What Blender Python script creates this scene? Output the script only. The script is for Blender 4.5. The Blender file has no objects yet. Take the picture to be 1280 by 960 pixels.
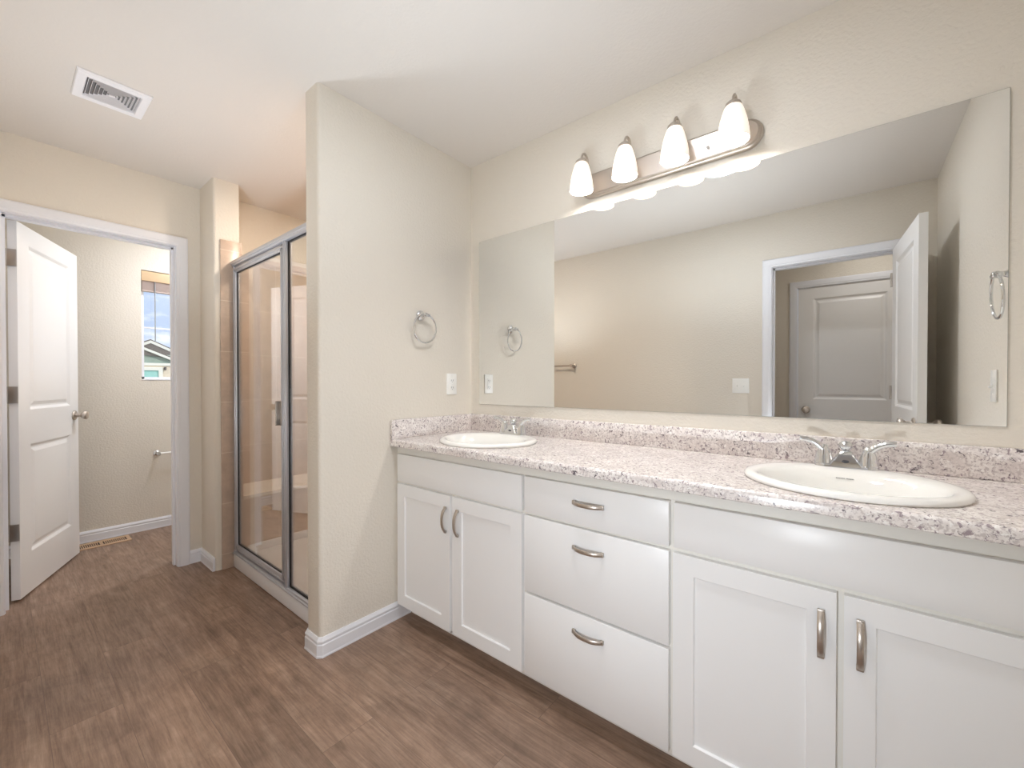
import bpy, bmesh, math, random
from mathutils import Vector, Matrix
random.seed(7)
R = math.radians
SC = bpy.context.scene
COL = SC.collection

# ------------------------------------------------------------------ camera
cam_d = bpy.data.cameras.new('camera')
cam = bpy.data.objects.new('camera', cam_d)
COL.objects.link(cam)
cam_d.sensor_width = 36.0
cam_d.lens = 521.7 * 36.0 / 1280.0
cam_d.shift_x = (640 - 639.06) / 1280.0
cam_d.shift_y = 3.31 / 1280.0
cam_d.clip_start = 0.02
cam_d.clip_end = 200
cam.matrix_world = (Matrix.Translation((1.748, -1.7741, 1.1702)) @ Matrix.Rotation(0.6827, 4, 'Z')
                    @ Matrix.Rotation(R(90) - 0.0091, 4, 'X') @ Matrix.Rotation(-0.0005, 4, 'Z'))
SC.camera = cam

# ------------------------------------------------------------------ sky, exposure
SUN_E = 2.2
SKY = 1.0
BULB = 230.0
SHADE = 0.5
CEIL_FILL = {'closet': 118.0, 'shower': 290.0, 'hall': 20.0, 'bath': 110.0}  # strengths of the fill lights added on the ceilings
w = bpy.data.worlds.new('sky'); SC.world = w; w.use_nodes = True
nt = w.node_tree; nt.nodes.clear()
def N(nt, t, **k):
    n = nt.nodes.new(t)
    for a, b in k.items():
        if a in n.inputs: n.inputs[a].default_value = b
        else: setattr(n, a, b)
    return n
tc = N(nt, 'ShaderNodeTexCoord')
mp = N(nt, 'ShaderNodeMapping'); mp.inputs['Scale'].default_value = (1, 1, 2.6)
nz = N(nt, 'ShaderNodeTexNoise', Scale=4.2, Detail=7.0, Roughness=0.55)
cr = N(nt, 'ShaderNodeValToRGB')
cr.color_ramp.elements[0].position = 0.47; cr.color_ramp.elements[0].color = (0.58, 0.72, 1.0, 1)
cr.color_ramp.elements[1].position = 0.58; cr.color_ramp.elements[1].color = (1.25, 1.26, 1.28, 1)
bg = N(nt, 'ShaderNodeBackground', Strength=SKY)
ow = N(nt, 'ShaderNodeOutputWorld')
L = nt.links.new
L(tc.outputs['Generated'], mp.inputs['Vector']); L(mp.outputs['Vector'], nz.inputs['Vector'])
L(nz.outputs['Fac'], cr.inputs['Fac']); L(cr.outputs['Color'], bg.inputs['Color']); L(bg.outputs['Background'], ow.inputs['Surface'])

sd = bpy.data.lights.new('sun', 'SUN'); sd.energy = SUN_E; sd.angle = R(2); sd.color = (1, .95, .88)
so = bpy.data.objects.new('sun', sd); COL.objects.link(so)
so.rotation_euler = (R(52), R(8), R(115))

# added unseen fill spots: two bounced off the ceiling, one low by the camera
def fill_spot(name, loc, power, col, rot, ang=152, soft=.09):
    d = bpy.data.lights.new(name, 'SPOT'); d.energy = power; d.color = col; d.spot_size = R(ang); d.spot_blend = 1.0; d.shadow_soft_size = soft
    o = bpy.data.objects.new(name, d); COL.objects.link(o); o.location = loc; o.rotation_euler = rot
fill_spot('bounce_fill', (.95, -1.05, 1.30), 30, (.84, .92, 1), (R(180), 0, 0))
fill_spot('bounce_fill', (-.62, -1.30, 1.22), 27, (.84, .92, 1), (R(180), 0, 0))
fill_spot('front_fill', (1.50, -1.86, .75), 33, (.88, .94, 1), (R(94), 0, R(32)), 165, 0.0)

SC.view_settings.view_transform = 'Standard'
SC.view_settings.look = 'None'
SC.view_settings.gamma = 1
SC.view_settings.use_curve_mapping = False
SC.view_settings.exposure = 0.04
SC.cycles.max_bounces = 14
SC.cycles.diffuse_bounces = 9
SC.cycles.glossy_bounces = 6
SC.cycles.transmission_bounces = 8
SC.cycles.transparent_max_bounces = 12
SC.cycles.sample_clamp_indirect = 6
SC.cycles.caustics_reflective = False
SC.cycles.caustics_refractive = False
SC.cycles.use_denoising = True

# ------------------------------------------------------------------ materials
def srgb(r, g, b):
    f = lambda c: (c / 255 / 12.92) if c / 255 <= 0.04045 else ((c / 255 + 0.055) / 1.055) ** 2.4
    return (f(r), f(g), f(b), 1)
def mat(name, col=None, rough=0.5, metal=0.0, **k):
    m = bpy.data.materials.new(name); m.use_nodes = True
    b = m.node_tree.nodes['Principled BSDF']
    if col: b.inputs['Base Color'].default_value = col
    b.inputs['Roughness'].default_value = rough
    b.inputs['Metallic'].default_value = metal
    for a, v in k.items(): b.inputs[a.replace('_', ' ')].default_value = v
    return m
def bsdf(m): return m.node_tree.nodes['Principled BSDF']
def bump(m, scale, strength, dist, detail=2.0, tex='ShaderNodeTexNoise', stretch=(1, 1, 1)):
    t = m.node_tree
    tc = N(t, 'ShaderNodeTexCoord'); mp = N(t, 'ShaderNodeMapping'); mp.inputs['Scale'].default_value = stretch
    nz = N(t, tex, Scale=scale)
    if 'Detail' in nz.inputs: nz.inputs['Detail'].default_value = detail
    bp = N(t, 'ShaderNodeBump', Strength=strength, Distance=dist)
    t.links.new(tc.outputs['Object'], mp.inputs['Vector']); t.links.new(mp.outputs['Vector'], nz.inputs['Vector'])
    t.links.new(nz.outputs[0], bp.inputs['Height']); t.links.new(bp.outputs['Normal'], bsdf(m).inputs['Normal'])
    return m
M = {}
M['wall'] = bump(mat('greige_orange_peel_paint', srgb(225, 219, 208), 0.6), 85, 0.8, 0.003, 3.0)
M['ceil'] = bump(mat('ceiling_paint', srgb(221, 216, 210), 0.8), 80, 0.45, 0.002, 3.0)
M['trim'] = bump(mat('white_trim_paint', srgb(235, 237, 243), 0.32), 30, 0.04, 0.001)
M['door'] = bump(mat('white_door_paint', srgb(240, 240, 240), 0.36), 160, 0.10, 0.0006, stretch=(3, 3, .3))
M['cab'] = bump(mat('white_cabinet_lacquer', srgb(241, 242, 243), 0.34), 40, 0.03, 0.0005)
M['frame_in'] = mat('cabinet_face_frame', srgb(236, 234, 228), 0.45)
M['chrome'] = bump(mat('polished_chrome', srgb(228, 230, 233), 0.07, 1.0), 6, 0.01, 0.001)
M['nickel'] = bump(mat('brushed_nickel', srgb(200, 191, 182), 0.38, 1.0), 60, 0.05, 0.0006, stretch=(1, 1, 12))
M['alu'] = bump(mat('brushed_shower_aluminium', srgb(214, 216, 222), 0.36, 0.75), 60, 0.05, 0.0005, stretch=(1, 1, .1))
M['hinge'] = bump(mat('satin_hinge_metal', srgb(188, 182, 176), 0.38, 1.0), 30, 0.03, 0.0006)
M['rubber'] = mat('black_rubber_seal', srgb(28, 26, 28), 0.6)
M['porcelain'] = bump(mat('white_vitreous_china', srgb(245, 245, 242), 0.09), 3, 0.01, 0.001)
M['plastic'] = bump(mat('white_switch_plastic', srgb(245, 245, 242), 0.3), 20, 0.01, 0.0005)
M['slot'] = mat('recess_shade', srgb(30, 27, 25), 0.8)  # near-black stands in for the shade in socket slots and the register
M['duct'] = mat('grey_duct_shade', srgb(120, 118, 118), 0.8)  # flat grey stands in for the shade behind the vent louvres
M['acrylic'] = bump(mat('white_acrylic_pan', srgb(240, 241, 244), 0.25), 12, 0.03, 0.001)
M['seat'] = bump(mat('cream_cultured_marble', srgb(240, 230, 218), 0.22), 9, 0.03, 0.001)
M['vent'] = mat('white_enamelled_metal', srgb(240, 240, 244), 0.4)
M['register'] = bump(mat('beige_enamelled_metal', srgb(196, 164, 132), 0.45), 20, 0.03, 0.001)
M['mirror'] = mat('mirror_silver', (0.93, 0.94, 0.93, 1), 0.0, 1.0)
M['glass_edge'] = mat('mirror_glass_edge', srgb(130, 140, 136), 0.25)
M['mark'] = mat('grey_print', srgb(150, 150, 152), 0.5)
M['badge'] = mat('dark_badge_enamel', srgb(70, 72, 80), 0.3)
M['valance'] = bump(mat('tan_wood_blind', srgb(214, 186, 150), 0.5), 40, 0.2, 0.001, stretch=(1, .1, 4))
M['slat'] = mat('taupe_blind_slat', srgb(196, 178, 170), 0.5)
M['wand'] = mat('clear_grey_wand', srgb(150, 155, 160), 0.3)

def glass_mat(name, refl, tint, boost=1.0):
    m = bpy.data.materials.new(name); m.use_nodes = True; t = m.node_tree; t.nodes.clear()
    fr = N(t, 'ShaderNodeFresnel', IOR=1.5)
    geo = N(t, 'ShaderNodeNewGeometry'); ior = N(t, 'ShaderNodeMapRange'); ior.inputs['To Min'].default_value = 1.5; ior.inputs['To Max'].default_value = 1 / 1.5
    t.links.new(geo.outputs['Backfacing'], ior.inputs['Value']); t.links.new(ior.outputs['Result'], fr.inputs['IOR'])
    mm = N(t, 'ShaderNodeMath', operation='MULTIPLY'); mm.inputs[1].default_value = boost
    mm.use_clamp = True
    tr = N(t, 'ShaderNodeBsdfTransparent', Color=tint); gl = N(t, 'ShaderNodeBsdfGlossy', Roughness=0.0)
    gl.inputs['Color'].default_value = (refl, refl, refl, 1)
    mx = N(t, 'ShaderNodeMixShader'); o = N(t, 'ShaderNodeOutputMaterial')
    t.links.new(fr.outputs[0], mm.inputs[0]); t.links.new(mm.outputs[0], mx.inputs[0])
    t.links.new(tr.outputs[0], mx.inputs[1]); t.links.new(gl.outputs[0], mx.inputs[2]); t.links.new(mx.outputs[0], o.inputs[0])
    return m
M['shower_glass'] = glass_mat('clear_shower_glass', 1.0, (0.95, 0.96, 0.95, 1), 1.9)
M['window_glass'] = glass_mat('clear_window_glass', 1.0, (0.97, 0.98, 0.98, 1), 1.0)

# frosted lamp glass: a lit shade glows, more where the bulb sits behind it
def shade_mat():
    m = mat('lit_frosted_shade_glass', srgb(250, 242, 232), 0.35)
    t = m.node_tree; b = bsdf(m)
    b.inputs['Emission Color'].default_value = srgb(255, 246, 236)
    b.inputs['Emission Strength'].default_value = SHADE
    tl = N(t, 'ShaderNodeBsdfTranslucent', Color=srgb(255, 246, 236)); mx = N(t, 'ShaderNodeMixShader', Fac=0.020)
    o = t.nodes['Material Output']
    t.links.new(b.outputs[0], mx.inputs[1]); t.links.new(tl.outputs[0], mx.inputs[2]); t.links.new(mx.outputs[0], o.inputs['Surface'])
    return m
M['shade'] = shade_mat()
M['bulb'] = mat('lit_bulb', srgb(255, 250, 240), 0.4)
bsdf(M['bulb']).inputs['Emission Color'].default_value = srgb(255, 250, 245)
bsdf(M['bulb']).inputs['Emission Strength'].default_value = BULB

def ramp(t, stops, fac):
    c = N(t, 'ShaderNodeValToRGB'); e = c.color_ramp.elements
    e[0].position, e[0].color = stops[0]; e[1].position, e[1].color = stops[1]
    for p, col in stops[2:]:
        x = e.new(p); x.color = col
    t.links.new(fac, c.inputs['Fac']); return c.outputs['Color']
def mixc(t, fac, a, b, mode='MIX'):
    m = N(t, 'ShaderNodeMix', data_type='RGBA', blend_type=mode)
    for sock, v in ((m.inputs[0], fac), (m.inputs[6], a), (m.inputs[7], b)):
        if isinstance(v, (tuple, float, int)): sock.default_value = v
        else: t.links.new(v, sock)
    return m.outputs[2]

def floor_mat():
    m = mat('brown_vinyl_plank', None, 0.34); t = m.node_tree; b = bsdf(m); l = t.links.new
    tc = N(t, 'ShaderNodeTexCoord')
    br = N(t, 'ShaderNodeTexBrick', Scale=1.0); br.offset = 0.37; br.offset_frequency = 2
    br.inputs['Brick Width'].default_value = 1.22; br.inputs['Row Height'].default_value = 0.18
    br.inputs['Mortar Size'].default_value = 0.0008; br.inputs['Mortar Smooth'].default_value = 0.3
    br.inputs['Color1'].default_value = (0, 0, 0, 1); br.inputs['Color2'].default_value = (1, 1, 1, 1); br.inputs['Mortar'].default_value = (.5, .5, .5, 1)
    mp0 = N(t, 'ShaderNodeMapping'); mp0.inputs['Location'].default_value = (0.31, 0.055, 0)
    l(tc.outputs['Object'], mp0.inputs['Vector']); l(mp0.outputs['Vector'], br.inputs['Vector'])
    # offset the grain by plank
    sep = N(t, 'ShaderNodeVectorMath', operation='SCALE'); sep.inputs['Scale'].default_value = 7.0
    l(br.outputs['Color'], sep.inputs[0])
    add = N(t, 'ShaderNodeVectorMath', operation='ADD'); l(tc.outputs['Object'], add.inputs[0]); l(sep.outputs[0], add.inputs[1])
    mp = N(t, 'ShaderNodeMapping'); mp.inputs['Scale'].default_value = (1.3, 13, 1); l(add.outputs[0], mp.inputs['Vector'])
    n1 = N(t, 'ShaderNodeTexNoise', Scale=2.2, Detail=8.0, Roughness=0.62, Distortion=0.9); l(mp.outputs[0], n1.inputs['Vector'])
    mp2 = N(t, 'ShaderNodeMapping'); mp2.inputs['Scale'].default_value = (5, 90, 1); l(add.outputs[0], mp2.inputs['Vector'])
    n2 = N(t, 'ShaderNodeTexNoise', Scale=1.6, Detail=5.0, Roughness=0.7, Distortion=0.4); l(mp2.outputs[0], n2.inputs['Vector'])
    n3 = N(t, 'ShaderNodeTexNoise', Scale=7.0, Detail=6.0, Roughness=0.7, Distortion=0.8); l(add.outputs[0], n3.inputs['Vector'])
    c1 = ramp(t, [(0.25, srgb(120, 97, 82)), (0.78, srgb(174, 150, 132)), (0.5, srgb(148, 123, 106))], n1.outputs['Fac'])
    c2 = ramp(t, [(0.3, (.66, .65, .64, 1)), (0.72, (1.20, 1.19, 1.18, 1))], n2.outputs['Fac'])
    c = mixc(t, 0.75, c1, c2, 'MULTIPLY')
    c3 = ramp(t, [(0.34, (.74, .73, .72, 1)), (0.66, (1.16, 1.15, 1.14, 1))], n3.outputs['Fac'])
    c = mixc(t, 0.8, c, c3, 'MULTIPLY')
    pl = ramp(t, [(0.0, (.9, .9, .9, 1)), (1.0, (1.08, 1.08, 1.08, 1))], br.outputs['Color'])
    c = mixc(t, 1.0, c, pl, 'MULTIPLY')
    c = mixc(t, br.outputs['Fac'], c, srgb(112, 92, 80))
    l(c, b.inputs['Base Color'])
    rr = ramp(t, [(0.3, (.50, .50, .50, 1)), (0.7, (.30, .30, .30, 1))], n2.outputs['Fac']); l(rr, b.inputs['Roughness'])
    bp = N(t, 'ShaderNodeBump', Strength=0.25, Distance=0.001); l(n2.outputs['Fac'], bp.inputs['Height']); l(bp.outputs[0], b.inputs['Normal'])
    return m
M['floor'] = floor_mat()

def granite_mat():
    m = mat('speckled_granite_laminate', None, 0.2); t = m.node_tree; b = bsdf(m); l = t.links.new
    tc = N(t, 'ShaderNodeTexCoord'); co = tc.outputs['Object']
    def nz(s, d=3.0, dist=0.0, off=0.0):
        mp = N(t, 'ShaderNodeMapping'); mp.inputs['Location'].default_value = (off, off * 1.7, off * .6); l(co, mp.inputs['Vector'])
        n = N(t, 'ShaderNodeTexNoise', Scale=s, Detail=d, Roughness=0.6, Distortion=dist); l(mp.outputs[0], n.inputs['Vector']); return n.outputs['Fac']
    base = ramp(t, [(0.35, srgb(222, 214, 211)), (0.65, srgb(246, 242, 239))], nz(20, 4, 0.5))
    greys = ramp(t, [(0.50, (0, 0, 0, 1)), (0.58, (1, 1, 1, 1))], nz(130, 4, 0.3, 3))
    c = mixc(t, greys, base, srgb(206, 198, 196))
    g2 = ramp(t, [(0.58, (0, 0, 0, 1)), (0.63, (1, 1, 1, 1))], nz(90, 4, 0.6, 11))
    c = mixc(t, g2, c, srgb(160, 147, 152))
    g3 = ramp(t, [(0.620, (0, 0, 0, 1)), (0.66, (1, 1, 1, 1))], nz(70, 4, 0.8, 23))
    c = mixc(t, g3, c, srgb(104, 96, 102))
    g4 = ramp(t, [(0.60, (0, 0, 0, 1)), (0.66, (1, 1, 1, 1))], nz(110, 4, 0.2, 41))
    c = mixc(t, g4, c, srgb(250, 248, 246))
    l(c, b.inputs['Base Color'])
    return m
M['granite'] = granite_mat()

def tile_mat(name, ax):
    m = mat(name, None, 0.3); t = m.node_tree; b = bsdf(m); l = t.links.new
    tc = N(t, 'ShaderNodeTexCoord'); sp = N(t, 'ShaderNodeSeparateXYZ'); l(tc.outputs['Object'], sp.inputs[0])
    cb = N(t, 'ShaderNodeCombineXYZ'); l(sp.outputs['Y' if ax == 'x' else 'X'], cb.inputs['X']); l(sp.outputs['Z'], cb.inputs['Y'])
    mp = N(t, 'ShaderNodeMapping'); mp.inputs['Location'].default_value = (5 * .318 + (-.164 if ax == 'x' else 0.12), .318 - .096, 0); l(cb.outputs[0], mp.inputs['Vector'])
    br = N(t, 'ShaderNodeTexBrick', Scale=1.0); br.offset = 0.0
    br.inputs['Brick Width'].default_value = .318; br.inputs['Row Height'].default_value = .318
    br.inputs['Mortar Size'].default_value = 0.0022; br.inputs['Mortar Smooth'].default_value = 0.2
    br.inputs['Color1'].default_value = srgb(200, 180, 163); br.inputs['Color2'].default_value = srgb(193, 173, 157); br.inputs['Mortar'].default_value = srgb(218, 204, 190)
    l(mp.outputs[0], br.inputs['Vector'])
    n = N(t, 'ShaderNodeTexNoise', Scale=14.0, Detail=6.0, Roughness=0.65); l(tc.outputs['Object'], n.inputs['Vector'])
    v = ramp(t, [(0.3, (.86, .85, .84, 1)), (0.7, (1.1, 1.1, 1.1, 1))], n.outputs['Fac'])
    c = mixc(t, 1.0, br.outputs['Color'], v, 'MULTIPLY'); l(c, b.inputs['Base Color'])
    bp = N(t, 'ShaderNodeBump', Strength=0.4, Distance=0.001); bp.invert = True; l(br.outputs['Fac'], bp.inputs['Height']); l(bp.outputs[0], b.inputs['Normal'])
    return m
M['tile_x'] = tile_mat('tan_ceramic_tile_x', 'x'); M['tile_y'] = tile_mat('tan_ceramic_tile_y', 'y')

def siding(name, col, pitch=0.13):
    m = mat(name, None, 0.7); t = m.node_tree; l = t.links.new
    tc = N(t, 'ShaderNodeTexCoord'); sp = N(t, 'ShaderNodeSeparateXYZ'); l(tc.outputs['Object'], sp.inputs[0])
    f = N(t, 'ShaderNodeMath', operation='MULTIPLY'); f.inputs[1].default_value = 1 / pitch; l(sp.outputs['Z'], f.inputs[0])
    g = N(t, 'ShaderNodeMath', operation='FRACT'); l(f.outputs[0], g.inputs[0])
    bp = N(t, 'ShaderNodeBump', Strength=1.0, Distance=0.02); bp.invert = True; l(g.outputs[0], bp.inputs['Height']); l(bp.outputs[0], bsdf(m).inputs['Normal'])
    n = N(t, 'ShaderNodeTexNoise', Scale=9.0, Detail=3.0); l(tc.outputs['Object'], n.inputs['Vector'])
    v = ramp(t, [(0.3, (.9, .9, .9, 1)), (0.7, (1.06, 1.06, 1.06, 1))], n.outputs['Fac'])
    l(mixc(t, 1.0, col, v, 'MULTIPLY'), bsdf(m).inputs['Base Color'])
    return m
M['siding'] = siding('beige_lap_siding', srgb(226, 212, 190)); M['siding_g'] = siding('sage_green_siding', srgb(150, 166, 152))
M['shingle'] = bump(mat('brown_roof_shingle', srgb(104, 96, 90), 0.9), 25, 0.5, 0.01)
M['shingle_g'] = bump(mat('weathered_green_shingle', srgb(150, 168, 158), 0.9), 25, 0.5, 0.01)
M['gable'] = bump(mat('brown_gable', srgb(120, 112, 106), 0.8), 12, 0.2, 0.01)  # grey-brown below the rakes
M['fascia'] = bump(mat('cream_fascia_paint', srgb(240, 238, 226), 0.5), 12, 0.05, 0.004)
M['house_glass'] = mat('teal_house_glass', srgb(160, 214, 204), 0.12)
M['lantern'] = mat('dark_lantern_metal', srgb(90, 86, 84), 0.5)
M['grass'] = bump(mat('dry_lawn', srgb(120, 120, 84), 0.9), 30, 0.6, 0.02)

# ------------------------------------------------------------------ mesh helpers
class MB:
    def __init__(s): s.bm = bmesh.new()
    def box(s, x0, x1, y0, y1, z0, z1, bev=0.0, seg=2, edges=None):
        g = bmesh.ops.create_cube(s.bm, size=1.0)['verts']
        x0, x1 = min(x0, x1), max(x0, x1); y0, y1 = min(y0, y1), max(y0, y1); z0, z1 = min(z0, z1), max(z0, z1)
        for v in g: v.co = Vector((x0 if v.co.x < 0 else x1, y0 if v.co.y < 0 else y1, z0 if v.co.z < 0 else z1))
        if bev > 0:
            es = set(e for v in g for e in v.link_edges)
            if edges: es = [e for e in es if edges(e)]
            bmesh.ops.bevel(s.bm, geom=list(es), offset=bev, segments=seg, affect='EDGES', profile=0.5)
        return s
    def obox(s, M4, sx, sy, sz, bev=0.0, seg=2):
        n0 = len(s.bm.verts); s.bm.verts.ensure_lookup_table()
        b = MB().box(-sx / 2, sx / 2, -sy / 2, sy / 2, -sz / 2, sz / 2, bev, seg)
        return s.add(b, M4)
    def add(s, other, M4=Matrix.Identity(4)):
        mp = {}
        for v in other.bm.verts: mp[v] = s.bm.verts.new(M4 @ v.co)
        for f in other.bm.faces:
            try: s.bm.faces.new([mp[v] for v in f.verts])
            except ValueError: pass
        return s
    def rings(s, rings, cap0=True, cap1=True, closed=True):
        rs = [[s.bm.verts.new(p) for p in r] for r in rings]
        n = len(rs[0])
        for a, b in zip(rs, rs[1:]):
            for i in range(n if closed else n - 1):
                j = (i + 1) % n
                s.bm.faces.new((a[i], a[j], b[j], b[i]))
        if cap0 and n > 2: s.bm.faces.new(list(reversed(rs[0])))
        if cap1 and n > 2: s.bm.faces.new(rs[-1])
        return s
    def lathe(s, prof, M4=Matrix.Identity(4), seg=32, cap0=False, cap1=False, sx=1.0, sy=1.0):
        rr = []
        for r, z in prof:
            rr.append([M4 @ Vector((r * sx * math.cos(2 * math.pi * i / seg), r * sy * math.sin(2 * math.pi * i / seg), z)) for i in range(seg)])
        return s.rings(rr, cap0, cap1)
    def cyl(s, p0, p1, r0, r1=None, seg=20):
        return s.tube([p0, p1], [r0, r1 if r1 is not None else r0], seg)
    def tube(s, pts, rad, seg=12, closed=False, flat=(1, 1), up=Vector((0, 0, 1))):
        pts = [Vector(p) for p in pts]; n = len(pts)
        if not isinstance(rad, (list, tuple)): rad = [rad] * n
        rr = []; prev = None
        for i, p in enumerate(pts):
            if closed: d = (pts[(i + 1) % n] - pts[i - 1])
            elif i == 0: d = pts[1] - p
            elif i == n - 1: d = p - pts[i - 1]
            else: d = (pts[i + 1] - p).normalized() + (p - pts[i - 1]).normalized()
            d.normalize()
            u = up if prev is None else prev
            a = d.cross(u)
            if a.length < 1e-4: a = d.cross(Vector((0, 1, 0)) if abs(d.y) < .9 else Vector((1, 0, 0)))
            a.normalize(); b = a.cross(d).normalized(); prev = b
            rr.append([p + rad[i] * (flat[0] * a * math.cos(2 * math.pi * k / seg) + flat[1] * b * math.sin(2 * math.pi * k / seg)) for k in range(seg)])
        if closed: rr.append(rr[0])
        if closed:
            vs = [[s.bm.verts.new(q) for q in r] for r in rr[:-1]]
            for i in range(n):
                A, B = vs[i], vs[(i + 1) % n]
                for k in range(seg): s.bm.faces.new((A[k], A[(k + 1) % seg], B[(k + 1) % seg], B[k]))
            return s
        return s.rings(rr)
    def prism(s, poly, M4, depth):
        a = [M4 @ Vector((x, y, 0)) for x, y in poly]; b = [M4 @ Vector((x, y, depth)) for x, y in poly]
        return s.rings([a, b])
    def sweep(s, prof, path, side=1, closed=False):
        """prof: list of (out, z) ; path: list of (x, y) walked on the floor, out is to the right of travel * side"""
        P = [Vector((p[0], p[1])) for p in path]; rr = []
        for i, p in enumerate(P):
            def nrm(a, b):
                d = (b - a).normalized(); return Vector((d.y, -d.x)) * side
            if i == 0: n = nrm(P[0], P[1]); k = 1
            elif i == len(P) - 1: n = nrm(P[-2], P[-1]); k = 1
            else:
                n1 = nrm(P[i - 1], p); n2 = nrm(p, P[i + 1]); n = (n1 + n2).normalized(); k = 1 / max(.3, n.dot(n1))
            rr.append([Vector((p.x + n.x * k * o, p.y + n.y * k * o, z)) for o, z in prof])
        return s.rings(rr)
    def build(s, name, material, parent=None, loc=None, angle=32):
        bmesh.ops.recalc_face_normals(s.bm, faces=s.bm.faces)
        me = bpy.data.meshes.new(name)
        off = Vector((0, 0, 0))
        if parent is not None: off = Vector(parent.get('_o', (0, 0, 0)))
        elif loc is not None: off = Vector(loc)
        if off.length > 0: bmesh.ops.translate(s.bm, verts=s.bm.verts, vec=-off)
        s.bm.to_mesh(me); s.bm.free()
        me.polygons.foreach_set('use_smooth', [True] * len(me.polygons))
        me.set_sharp_from_angle(angle=R(angle))
        if isinstance(material, str): material = M[material]
        me.materials.append(material)
        o = bpy.data.objects.new(name, me); COL.objects.link(o)
        if parent is not None: o.parent = parent
        elif loc is not None: o.location = loc
        o['_o'] = tuple(off)
        return o
def structure(o, label=None, cat=None):
    o['kind'] = 'structure'
    if label: o['label'] = label
    if cat: o['category'] = cat
    return o
def tag(o, label, cat, group=None):
    o['label'] = label; o['category'] = cat
    if group: o['group'] = group
    return o
def thing(name, loc, label, cat, group=None):
    o = bpy.data.objects.new(name, None); COL.objects.link(o); o.location = loc; o['_o'] = tuple(loc)
    o.empty_display_size = 0.05
    return tag(o, label, cat, group)
def sthing(name, loc, label, cat):
    o = thing(name, loc, label, cat); o['kind'] = 'structure'; return o
def dup(root, loc, label=None, rot=None, parent=None):
    c = root.copy(); COL.objects.link(c)
    if parent is not None: c.parent = parent
    c.location = loc
    if rot is not None: c.rotation_euler = rot
    if label: c['label'] = label
    for ch in list(root.children):
        d = ch.copy(); COL.objects.link(d); d.parent = c
        for g in list(ch.children):
            e = g.copy(); COL.objects.link(e); e.parent = d
            
    return c
def face_mat(o, fn, name):
    """give faces chosen by fn(center, normal) the second material"""
    o.data.materials.append(M[name])
    for p in o.data.polygons:
        if fn(p.center, p.normal): p.material_index = len(o.data.materials) - 1

# ------------------------------------------------------------------ measures of the room
H = 2.44
XD = -1.572; XW = -1.687      # wall with the closet doorway
XF = -2.60                    # far wall of the water closet
YF = -1.92                    # wall behind the camera
XR = 2.16
PY = -0.9165                  # free end of the partition
# ---- shell
structure(MB().box(XF - .12, 2.9, -3.05, .12, -.10, 0).build('floor', 'floor'))
structure(MB().box(XF - .12, 2.9, -3.05, .12, H, H + .12).build('ceiling', 'ceil'))
structure(MB().box(XF - .12, XR + .12, 0, .12, 0, H).build('wall_back', 'wall'))
structure(MB().box(XR, XR + .12, YF - .115, 0, 0, H).build('wall_right', 'wall'))
vert = lambda e: abs(e.verts[0].co.z - e.verts[1].co.z) > 1 
structure(MB().box(-.119, 0, PY, .01, 0, H, .016, 4, edges=lambda e: vert(e) and e.verts[0].co.y < -.5).build('wall_partition', 'wall'))
structure(MB().box(XD - .01, -1.305, -.93, -.79, 0, H, .016, 4, edges=lambda e: vert(e) and e.verts[0].co.x > -1.4 and e.verts[0].co.y < -.85).build('wall_return', 'wall'))
DY0, DY1, DH = -1.757, -1.062, 2.033          # closet doorway
b = MB(); b.box(XW, XD, YF, DY0 - .02, 0, H); b.box(XW, XD, DY1 + .02, 0, 0, H); b.box(XW, XD, DY0 - .02, DY1 + .02, DH + .02, H)
structure(b.build('wall_left', 'wall'))
EX0, EX1 = 1.288, 1.990                       # entry doorway
b = MB(); b.box(XF - .12, EX0 - .02, YF - .115, YF, 0, H); b.box(EX1 + .02, XR, YF - .115, YF, 0, H); b.box(EX0 - .02, EX1 + .02, YF - .115, YF, DH + .02, H)
structure(b.build('wall_front', 'wall'))
WY0, WY1, WZ0, WZ1 = -1.056, -.446, 1.195, 2.066
b = MB(); b.box(XF - .12, XF, YF, WY0, 0, H); b.box(XF - .12, XF, WY1, 0, 0, H)
b.box(XF - .12, XF, WY0, WY1, 0, WZ0); b.box(XF - .12, XF, WY0, WY1, WZ1, H)
structure(b.build('wall_far', 'wall'))
# hall behind the entry doorway
HY = -2.90
HX0, HX1 = 1.366, 2.10
b = MB(); b.box(.66, HX0 - .02, HY - .12, HY, 0, H); b.box(HX1 + .02, 2.9, HY - .12, HY, 0, H); b.box(HX0 - .02, HX1 + .02, HY - .12, HY, DH + .02, H)
structure(b.build('wall_hall_back', 'wall'))
structure(MB().box(.66, .78, HY, YF - .115, 0, H).build('wall_hall_left', 'wall'))
b = MB(); b.box(2.6, 2.72, HY, YF, 0, H); b.box(XR + .12, 2.6, YF - .115, YF, 0, H)
structure(b.build('wall_hall_right', 'wall'))

# ---- baseboards (one moulding profile)
BP = [(0, 0), (.0145, 0), (.0145, .006), (.0125, .010), (.0125, .052), (.0095, .056), (.0095, .060), (.0115, .063), (.0115, .069), (.006, .079), (.004, .083), (0, .083)]
def base(name, *paths, side=-1):
    b = MB()
    for p in paths: b.sweep(BP, p, side)
    structure(b.build(name, 'trim', angle=20))
base('baseboard_partition', [(0, -.451), (0, PY + .010), (-.010, PY), (-.119 + .010, PY), (-.119, PY + .010), (-.119, -.845)])
base('baseboard_return', [(-1.312, -.93), (XD, -.93), (XD, DY1 + .062)])
base('baseboard_left', [(XD, DY0 - .062), (XD, YF), (EX0 - .078, YF)])
base('baseboard_right', [(EX1 + .078, YF), (XR, YF), (XR, -.60)])
base('baseboard_far', [(XW, DY0 - .062), (XW, YF), (XF, YF), (XF, 0), (XW, 0), (XW, DY1 + .062)], side=1)
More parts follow.
